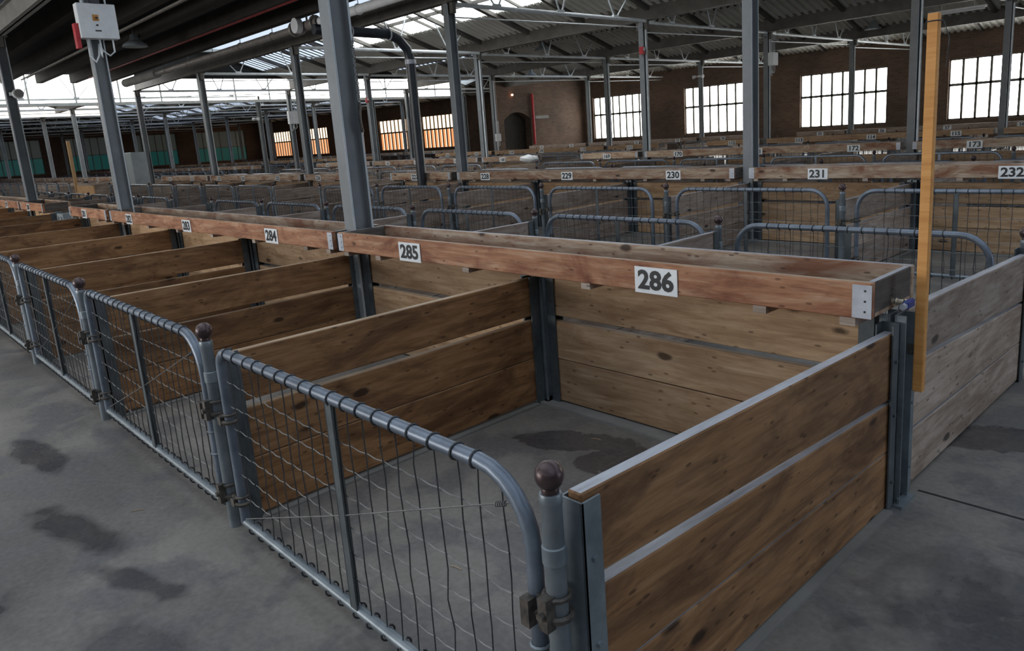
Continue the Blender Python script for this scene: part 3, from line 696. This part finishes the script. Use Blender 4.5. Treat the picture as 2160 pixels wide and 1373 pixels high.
for k in range(5):
    yb = k * T
    for part, (LN, PN) in enumerate(((lines, pens), (linesB, pensB))):
        for li, X in enumerate(LN):
            pi = li if part else (li if li < 7 else li - 1)
            # number of the pen to the left of this line
            nj = (pi if not part else 12 + li); end_gap = (not part and li == 6); 
            num = FIRSTNUM[k] - min(nj, 26)
            side = 'left end of pen %d' % (num + 1) if end_gap else ('right side of pen %d' % num)
            tiny = part == 1
            # posts
            for fr, y in ((1, yb), (0, yb + D + D2)):
                if k >= 3 and not fr: continue
                if not seen([(X, y, 0.0), (X, y, 0.85)], 60): continue
                near = (k == 0 and X > -13) or (k == 1 and fr and X > -9)
                zz = 0.0; sz = 1.035 if (k == 0 and fr and X < -1) else (1.0 if k == 0 else 1.06)
                if tiny: lab = 'tiny distant gate post beyond the cross aisle, %s pen block' % BLK[k]
                else: lab = 'ball topped gate post, %s of the %s pen block, %s from the right' % ('front' if fr else 'rear', BLK[k], ORD[li])
                mk_post((X + (0.0 if X else -0.012) + (0.05 if k == 1 else 0), y, zz), lab, near).scale = (1, 1, sz)
            # stanchions under the trough
            y = yb + D
            if k <= 1 and seen([(X, y, 0), (X, y, 0.8)], 60) and X not in (-4, -10, -16, -22) and not tiny:
                r = O('channel_stanchion', None, (X, y, 0)); kid('channel_bars', STAN, r); kid('foot_plate', STAN_FOOT, r); kid('bolts', STAN_BOLT, r)
                tag(r, 'steel channel stanchion under the %s trough row, %s divider from the right' % (BLK[k], ORD[li]), 'stanchion', 'channel stanchions under the troughs')
            # dividers, front half and rear half
            for fr, ya, L in ((1, yb + 0.06, D - 0.13), (0, yb + D + 0.07, D2 - 0.13)):
                if k >= 3 and not fr: continue
                if tiny and k > 1: continue
                if not seen([(X, ya, 0.0), (X, ya + L, 0.8)], 60): continue
                near = (k == 0) or (k == 1 and fr and X > -9)
                if k == 0 and X == 0: continue
                mat = ('divider_timber', 'grey_timber')[1 if (k >= 1 or not fr) else 0]
                if tiny: lab = 'distant board fence beyond the cross aisle, %s the %s trough row' % ('before' if fr else 'behind', BLK[k])
                else: lab = 'board fence between pens %s the %s trough row, %s from the right' % ('before' if fr else 'behind', BLK[k], ORD[li])
                panel((X, ya, 0), PI / 2, L, mat, lab, 'board fences dividing the pens', near)
        for pi, (xa, xb) in enumerate(PN):
            num = FIRSTNUM[k] - (pi if not part else 12 + pi); tiny = part == 1
            # back panel below the trough
            if (k <= 2 and not tiny) and seen([(xa, yb + D, 0.1), (xb, yb + D, 0.7)], 60):
                colL = xa in (-4, -10, -16, -22); colR = xb in (-4, -10, -16, -22)
                x0 = xa + (0.12 if colL else 0.085); x1 = xb - (0.12 if colR else 0.085)
                panel((x0, yb + D, 0), 0, round(x1 - x0, 3), 'pale_timber', 'pale board panel under the %s trough row, %s pen from the right' % (BLK[k], ORD[pi]), 'back panels under the troughs', k == 0 or (k == 1 and xb > -9), name='trough_panel')
            # gates
            for fr, y in ((1, yb), (0, yb + D + D2)):
                if not seen([(xa, y, 0.0), (xb, y, 0.85)], 60): continue
                if k >= 3 and not fr: continue
                if tiny:
                    lab = 'tiny distant wire gate beyond the cross aisle, %s of the %s pen block' % ('front' if fr else 'rear', BLK[k])
                    mk_far_gate((xa + 0.14 + (0.05 if k == 1 else 0), y, 0.0), lab, 'distant wire gates, %s of the %s block' % ('front' if fr else 'rear', BLK[k])); continue
                lab = 'tube and wire gate, %s of the %s pen block, %s pen from the right' % ('front' if fr else 'rear', BLK[k], ORD[pi])
                if k == 0 and fr: mk_gate(G_NEAR[pi % 3], (xa + 0.13, y, 0.015 if pi else -0.01), lab, 'wire gates of the pens')
                elif k == 0: mk_gate(G_LOW[pi % 2], (xa + 0.16, y, 0.01), lab, 'wire gates of the pens', ('gate_frame', 'bottom_rail', 'stay', 'wire_mesh', 'upper_hinge', 'lower_hinge'))
                elif k == 1 and fr and xb > -9: mk_gate(G_LOW[pi % 2], (xa + 0.19, y, 0.06), lab, 'wire gates of the pens', ('gate_frame', 'bottom_rail', 'stay', 'wire_mesh', 'upper_hinge', 'lower_hinge'))
                else: mk_far_gate((xa + 0.14 + (0.05 if k == 1 else 0), y, 0.0), lab, 'wire gates of the pens')
# end fence of the first block (x = 0), two panels, boards follow the falls of the floor
def sloped_panel(name, ya, yb_, specs, mat, label, th=0.042):
    r = O(name, None, (0, ya, 0), (0, 0, PI / 2)); L = yb_ - ya
    for (z0, h0, z1, h1) in specs:
        m = MB().hexa([(0, -th / 2, z0), (L, -th / 2, z1), (L, th / 2, z1), (0, th / 2, z0), (0, -th / 2, z0 + h0), (L, -th / 2, z1 + h1), (L, th / 2, z1 + h1), (0, th / 2, z0 + h0)])
        kid('board', pale_tops(m.mesh('board', [mat, 'pale_edge_grey'], bevel=0.004)), r)
    kid('board_channel', CHAN_PALE, r, (0.0, 0, 0)); kid('board_channel', CHAN, r, (L, 0, 0), (0, 0, PI))
    tag(r, label, 'fence', 'board fences dividing the pens'); return r
sloped_panel('board_fence', 0.06, 1.84, [(0.02, 0.262, 0.012, 0.232), (0.288, 0.242, 0.250, 0.195), (0.565, 0.215, 0.462, 0.268)], 'divider_timber', 'dark brown end fence of three boards, nearest to the viewer, beside the ball topped post')
sloped_panel('board_fence', 1.98, 3.72, [(0.015, 0.24, 0.012, 0.22), (0.268, 0.285, 0.236, 0.220), (0.575, 0.215, 0.47, 0.262)], 'grey_timber', 'paler end fence of three boards behind the orange timber pole')
# orange timber pole fixed to the end stanchion
pl = O('timber_pole', None, (0.075, 1.955, 0.0))
kid('pole', MB().box((-0.02, -0.015, 0.47), (0.018, 0.015, 1.89)).mesh('pole', 'orange_timber', bevel=0.003), pl)
kid('wire_tie', MB().ring((0, 0, 1.862), (0, 0, 1), 0.027, 0.0022, 10, 4).tube([(0.03, 0, 1.862), (0.05, 0.005, 1.80), (0.045, 0.0, 1.70)], 0.0018, 4).mesh('wire_tie', 'wire_dark'), pl)
kid('bracket', MB().box((-0.045, -0.01, 0.62), (-0.02, 0.01, 0.66)).mesh('bracket', 'clamp_iron'), pl)
tag(pl, 'orange upright timber pole fixed beside the end of the trough numbered 286', 'pole')
pl = O('timber_pole', None, (-30.0, 5.75, 0.0)); kid('pole', MB().box((-0.06, -0.05, 0.0), (0.06, 0.05, 2.40)).mesh('pole', 'plywood'), pl)
tag(pl, 'distant orange upright timber pole standing in the cross aisle', 'pole')
# ------------------------------------------------------------------ concrete kerbs (setting)
ti = 1
for k in range(2):
    for a, b_ in ((-12.05, 0.03), (-26.05, -14.0)):
        for y, w_ in ((k * T + D, 0.10),):
            if not seen([(a, y, 0), (b_, y, 0)]): continue
            struct('trim_%d' % ti, MB().box((a, y - w_, 0), (b_, y + w_, 0.012)).mesh('kerb', 'kerb_cement')); ti += 1
    for X in lines:
        if not seen([(X, k * T, 0), (X, k * T + D, 0)]): continue
        struct('trim_%d' % ti, MB().box((X - 0.055, k * T + 0.1, 0), (X + 0.055, k * T + D - 0.12, 0.011)).mesh('kerb', 'kerb_cement')); ti += 1
struct('trim_%d' % ti, MB().box((0.06, 2.04, 0.0), (XR, 2.052, 0.0015)).mesh('floor_joint', 'ink_black')); ti += 1
# ------------------------------------------------------------------ services and fittings
def alongx(name, x0, x1, y, z, r, mat, label, cat, rings=0, rmat=None):
    o = O(name, None, (x0, y, z)); L = x1 - x0
    kid('pipe_run', MB().tube([(0, 0, 0), (L, 0, 0)], r, 12).mesh('pipe_run', mat, True), o)
    if rings:
        me = MB().ring((0, 0, 0), (1, 0, 0), r + 0.004, r * 0.18, 12, 5).bar((0, 0, r * 0.5), (0, 0, 0.42), 0.012, 0.012).mesh('pipe_hanger', rmat or mat, True)
        for i in range(rings): kid('pipe_hanger', me, o, (L * (i + 0.5) / rings, 0, 0))
    tag(o, label, cat); return o
alongx('service_pipe', -12.95, 1.5, 6.8, 4.02, 0.085, 'white_paint', 'white lagged pipe under the roof, right of the valve', 'pipe', 5)
alongx('service_pipe', -22.8, -14.25, 6.8, 4.02, 0.075, 'pipe_grey', 'grey brown service pipe under the dark roof, left of the valve', 'pipe', 5)
alongx('service_pipe', -25.9, -22.8, 6.8, 4.02, 0.13, 'plaster_grey', 'fat pale lagged pipe end under the roof beside the second column', 'pipe')
alongx('sprinkler_pipe', -26.0, 2.0, 5.81, 4.2, 0.03, 'dark_red_paint', 'thin dark red sprinkler pipe running under the dark roof', 'pipe', 8)
alongx('conduit_pipe', -25.0, 0.0, 3.95, 4.1, 0.022, 'pipe_grey', 'thin grey conduit behind the switch box, upper of a pair', 'pipe')
alongx('conduit_pipe', -25.0, 0.0, 3.80, 4.04, 0.022, 'pipe_grey', 'thin grey conduit behind the switch box, lower of a pair', 'pipe')
v = O('pipe_valve', None, (-13.6, 6.8, 4.02))
kid('valve_body', MB().tube([(-0.6, 0, 0), (0.6, 0, 0)], 0.10, 12).ring((-0.45, 0, 0), (1, 0, 0), 0.12, 0.04, 12, 6).ring((0.45, 0, 0), (1, 0, 0), 0.12, 0.04, 12, 6).ring((-0.25, 0, 0), (1, 0, 0), 0.12, 0.03, 12, 6).mesh('valve_body', 'pipe_grey', True), v)
kid('valve_dial', MB().tube([(0.0, -0.12, 0), (0.0, -0.24, 0)], 0.15, 16).mesh('valve_dial', 'white_paint', True), v)
kid('hanger_rod', MB().tube([(0.1, 0, 0.1), (0.1, 0, 0.8)], 0.02, 6).mesh('hanger_rod', 'girder_paint'), v)
tag(v, 'dark pipe valve with round white dial, hanging under the roof', 'valve')
# black downpipe with bends
bp = O('black_downpipe', None, (-10.86, 7.39, 0.0))
kid('pipe_run', MB().tube([(0, 0, 0.01), (0, 0, 3.02), (0, -0.02, 3.16)], 0.09, 14).mesh('pipe_run', 'black_plastic', True), bp)
kid('pipe_bend', MB().tube([(0, -0.02, 3.10), (0, -0.05, 3.25), (0, -0.22, 3.42), (0, -0.45, 3.50), (0, -1.9, 3.52)], 0.085, 14).mesh('pipe_bend', 'black_plastic', True), bp)
kid('pipe_collar', MB().tube([(0, 0, 2.98), (0, 0, 3.06)], 0.105, 14).mesh('pipe_collar', 'zinc_plate', True), bp)
kid('pipe_collar', MB().ring((0, -0.42, 3.495), (0, 1, 0.1), 0.095, 0.014, 12, 6).mesh('pipe_collar', 'zinc_plate', True), bp)
kid('pipe_collar', MB().ring((0, -1.2, 3.51), (0, 1, 0), 0.095, 0.012, 12, 6).mesh('pipe_collar', 'zinc_plate', True), bp)
tag(bp, 'fat black downpipe bending under the roof, in front of trough 227', 'pipe')
# switch boxes on columns
def switch_box(loc, w_, h, d, label, big=True):
    r = O('switch_box', None, loc)
    kid('enclosure', MB().box((0, -w_ / 2, 0), (d, w_ / 2, h)).mesh('enclosure', 'white_paint', bevel=0.006), r)
    if big:
        kid('indicator', MB().tube([(d, -0.02, h * 0.58), (d + 0.02, -0.02, h * 0.58)], 0.022, 10).box((d, -0.06, h * 0.50), (d + 0.003, 0.01, h * 0.68)).mesh('indicator', 'amber'), r)
        kid('button', MB().tube([(d + 0.02, -0.02, h * 0.58), (d + 0.03, -0.02, h * 0.58)], 0.014, 10).tube([(d, -0.02, h * 0.38), (d + 0.012, -0.02, h * 0.38)], 0.012, 8).box((d, -0.05, h * 0.2), (d + 0.003, 0.02, h * 0.24)).mesh('button', 'ink_black'), r)
        kid('top_clip', MB().box((d * 0.3, -0.05, h), (d + 0.006, 0.05, h + 0.05)).mesh('top_clip', 'black_plastic'), r)
    for yy, dn in ((-w_ * 0.32, 0.28), (0.0, 0.22), (w_ * 0.34, 0.2)):
        m = MB(); m.tube([(d / 2, yy, 0), (d / 2, yy, -dn * 0.75), (d / 2, yy * 0.6, -dn), (d * 0.2, yy * 0.2, -dn * 0.7), (0, 0, -0.05)], 0.011, 6); kid('cable', m.mesh('cable', 'truss_paint', True), r)
    for yy in (-w_ * 0.3, 0.0, w_ * 0.3): kid('cable_drop', MB().tube([(d / 2, yy, h), (d / 2, yy, h + 0.5)], 0.012, 6).mesh('cable_drop', 'truss_paint', True), r)
    if big: kid('red_switch', MB().box((0.0, -w_ / 2 - 0.05, -0.12), (d * 0.7, -w_ / 2 - 0.001, 0.18)).mesh('red_switch', 'red_paint', bevel=0.004), r)
    tag(r, label, 'switch box'); return r
switch_box((colx(0, -10) + 0.066, 1.93, 3.10), 0.44, 0.42, 0.14, 'white switch box with amber indicator high on the second column')
switch_box((colx(3, -10) + 0.066, D + 3 * T + 0.08, 3.02), 0.30, 0.36, 0.16, 'small white switch box on a column in front of the windows', False)
switch_box((colx(2, -28) + 0.066, D + 2 * T, 2.6), 0.4, 0.5, 0.16, 'white switch box on the lit column by the cross aisle', False)
switch_box((colx(3, -22) + 0.066, D + 3 * T, 1.35), 0.22, 0.3, 0.14, 'small pale box low on a column left of the arched doorway', False)
# red sounders
for (x, y, z, lab) in ((colx(2, -10) + 0.05, D + 2 * T - 0.116, 3.2, 'small red alarm sounder on a column left of the windows'), (colx(2, -22) + 0.05, D + 2 * T - 0.116, 3.0, 'small red alarm sounder on a column near the switch box')):
    r = O('alarm_sounder', None, (x, y, z)); kid('housing', MB().box((-0.05, -0.05, 0), (0.07, 0.03, 0.17)).mesh('housing', 'red_paint', bevel=0.006), r)
    kid('label_plate', MB().box((0.0705, -0.04, 0.08), (0.073, 0.02, 0.15)).mesh('label_plate', 'white_paint'), r); tag(r, lab, 'alarm', 'red alarm sounders')
# high-bay pendant lamps
for i, (x, y, z, lab) in enumerate(((-9.4, 24.7, 4.15, 'grey pendant lamp hanging in front of the third window'), (-16.6, 16.6, 4.15, 'grey pendant lamp hanging below the corrugated roof, left of the red sounder'), (-17.2, 4.6, 4.0, 'pale pendant lamp hanging under the dark ceiling beside the switch box'), (-22.8, 22.0, 4.0, 'grey pendant lamp hanging above and left of the arched doorway'))):
    y0 = D + math.floor((y - D) / T) * T; top = (slope_z(y, y0) if i != 2 else 4.49) - z
    r = O('pendant_lamp', None, (x, y, z))
    kid('shade', MB().lathe([(0.26, 0), (0.24, 0.05), (0.10, 0.14), (0.07, 0.24), (0.05, 0.26)], seg=16).mesh('shade', 'grey_sheet', True), r)
    kid('hanger_rod', MB().tube([(0, 0, 0.2), (0, 0, top)], 0.014, 6).mesh('hanger_rod', 'girder_paint'), r)
    tag(r, lab, 'lamp', 'pendant lamps under the roof')
ba = O('batten_light', None, (-6.7, 21.8, 4.0)); kid('tube', MB().tube([(0, 0, 0), (1.35, 0, 0)], 0.03, 8).mesh('tube', 'white_paint', True), ba)
kid('housing', MB().box((-0.03, -0.05, 0.03), (1.4, 0.05, 0.08)).tube([(0.3, 0, 0.08), (0.3, 0, 0.45)], 0.01, 5).tube([(1.1, 0, 0.08), (1.1, 0, 0.45)], 0.01, 5).mesh('housing', 'white_paint'), ba)
tag(ba, 'long white strip light fitting beyond the top of the orange pole', 'lamp')
# twin flood lights on columns
tw = None
for (k, X, z, lab) in ((4, -16, 3.35, 'pair of small white flood lights on a column before the second window'), (2, -31.2, 3.0, 'pair of small white flood lights on a bright column in the cross aisle')):
    if (k, X) not in COLS: continue
    l = COLS[(k, X)].location
    if tw is None:
        tw = r = O('twin_floodlight', None, (l.x, l.y - 0.14, z))
        kid('mount', MB().box((-0.04, -0.03, -0.03), (0.04, 0.05, 0.03)).mesh('mount', 'white_paint'), r)
        for s_ in (-1, 1): kid('lamp_head', MB().tube([(s_ * 0.08, -0.02, 0), (s_ * 0.24, -0.05, -0.02)], [0.04, 0.075], 10).mesh('lamp_head', 'white_paint', True), r)
    else: r = copy_tree(tw, (l.x, l.y - 0.14, z))
    tag(r, lab, 'lamp', 'twin flood lights on columns')
# fittings on the arched brick wall
r = O('standpipe', MB().tube([(-27.9, 26.9, 1.0), (-27.9, 26.9, 3.6)], 0.07, 8).mesh('standpipe', 'red_paint', True)); tag(r, 'red vertical standpipe on the brick wall right of the arched doorway', 'pipe')
r = O('notice_board', MB().box((-27.99, 27.1, 2.33), (-27.95, 28.1, 2.48)).mesh('notice_board', 'plaster_grey')); tag(r, 'long pale blank board on the brick wall right of the red standpipe', 'board')
r = O('door_lamp', MB().lathe([(0.02, -0.05), (0.06, -0.03), (0.06, 0.03), (0.02, 0.05)], (-27.9, 25.5, 3.57), 10).mesh('door_lamp', 'lamp_glow', True)); tag(r, 'small glowing reddish lamp above the arched doorway', 'lamp')
# cabinet in the cross aisle, plywood sheets
r = O('steel_cabinet', None, (-29.5, 6.95, 0)); kid('side_panel', MB().box((0, 0, 0), (0.95, 0.5, 1.86)).mesh('side_panel', 'grey_sheet', bevel=0.01), r); kid('side_panel', MB().box((1.25, 0.1, 0), (1.9, 0.6, 1.84)).mesh('side_panel', 'grey_sheet', bevel=0.01), r)
kid('door_seam', MB().box((0.46, -0.006, 0.1), (0.48, 0.0, 1.8)).mesh('door_seam', 'girder_paint'), r)
tag(r, 'tall grey sheet steel cabinet in front of a column in the cross aisle', 'cabinet')
r = O('plywood_sheet', MB().box((-29.9, 5.72, 0.48), (-27.6, 5.76, 0.81)).mesh('plywood_sheet', 'plywood')); tag(r, 'orange plywood sheet fixed to a rail beside the distant orange pole', 'sheet')
r = O('plywood_sheet', MB().box((-28.6, 5.52, 0.0), (-27.7, 5.55, 0.5)).mesh('plywood_sheet', 'pale_timber')); tag(r, 'pale plywood sheet below the orange one, in the cross aisle', 'sheet')
r = O('timber_plank', MB().box((-29.9, 5.66, 0.44), (-29.0, 5.69, 0.58)).mesh('timber_plank', 'pale_timber')); tag(r, 'short pale plank below the orange plywood sheet', 'plank')
# white bag on a fence in the third block
bg_ = bmesh.new(); bmesh.ops.create_icosphere(bg_, subdivisions=3, radius=1)
for v_ in bg_.verts:
    n_ = math.sin(v_.co.x * 5 + 1) * math.cos(v_.co.y * 6) * 0.12 + math.sin(v_.co.z * 9 + v_.co.x * 4) * 0.07
    v_.co = Vector((v_.co.x * 0.27 * (1 + n_), v_.co.y * 0.16 * (1 + n_), v_.co.z * 0.085 * (1 + n_ * 2)))
me = bpy.data.meshes.new('white_bag'); bg_.to_mesh(me); bg_.free(); me.materials.append(MATS['white_paint']); me.polygons.foreach_set('use_smooth', [True] * len(me.polygons))
r = O('white_bag', me, (-12.3, 2 * T, 0.97)); tag(r, 'crumpled white bag lying on a gate beyond trough 229', 'bag')
# labelled wooden shelf end with the pipe box at the gap in the first row
r = O('junction_box', MB().box((-13.6, D - 0.1, 0.62), (-13.2, D + 0.1, 0.78)).tube([(-13.5, D - 0.12, 0.7), (-13.5, D - 0.1, 0.7)], 0.03, 8).tube([(-13.3, D - 0.12, 0.7), (-13.3, D - 0.1, 0.7)], 0.03, 8).box((-13.42, D - 0.02, 0), (-13.38, D + 0.02, 0.62)).mesh('junction_box', 'grey_sheet'))
tag(r, 'small grey box with two sockets on a stand between two nearest row troughs', 'box')

# chain hanging down the nearest column, small lamp on the third
c = COLS[(0, -4)]; ch = MB()
for i in range(14): ch.ring((0.078, 0.075, 2.30 - i * 0.032), ((1, 0, 0) if i % 2 else (0, 1, 0)), 0.012, 0.0035, 8, 4)
ch.tube([(0.078, 0.075, 1.87), (0.085, 0.06, 1.75), (0.078, 0.075, 1.66)], 0.012, 6)
r = O('hanging_chain', None, c.location); kid('chain', ch.mesh('chain', 'clamp_iron', True), r); kid('hook', MB().tube([(0.06, 0.075, 2.31), (0.085, 0.075, 2.31), (0.085, 0.075, 2.33)], 0.005, 5).mesh('hook', 'galvanised', True), r)
tag(r, 'short rusty chain hanging on the column between signs 284 and 285', 'chain')
if (0, -16) in COLS:
    l = COLS[(0, -16)].location
    r = O('bulkhead_lamp', None, (l.x + 0.066, l.y, 2.92)); kid('housing', MB().tube([(0, 0.10, 0), (0.12, 0.10, 0)], 0.09, 12).box((0, -0.03, -0.03), (0.03, 0.12, 0.03)).mesh('housing', 'white_paint', True), r)
    kid('lens', MB().tube([(0.12, 0.10, 0), (0.135, 0.10, 0)], 0.07, 12).mesh('lens', 'plaster_grey', True), r); tag(r, 'small white bulkhead lamp on the column beyond the gap in the nearest row', 'lamp')

for i, (x, y, a, lab) in enumerate(((-0.62, 0.62, 0.9, 'short pale straw on the floor inside pen 286'), (-1.0, 0.42, 0.2, 'pale straw lying near the gate of pen 286'), (0.62, 0.95, 2.2, 'single pale straw on the floor beside the dark end fence'), (-1.36, 1.62, 0.3, 'pale straw lying on the damp patch in pen 286'), (-2.5, -0.25, 1.1, 'pale fleck of straw on the aisle floor before pen 285'))):
    tag(O('straw', MB().bar((-0.025, 0, 0.0022), (0.0, 0.002, 0.005), 0.003, 0.002).bar((0.0, 0.002, 0.005), (0.028, 0, 0.0022), 0.003, 0.002).mesh('straw', 'pale_edge_tan'), (x, y, 0), (0, 0, a)), lab, 'straw', 'loose straws on the floor')
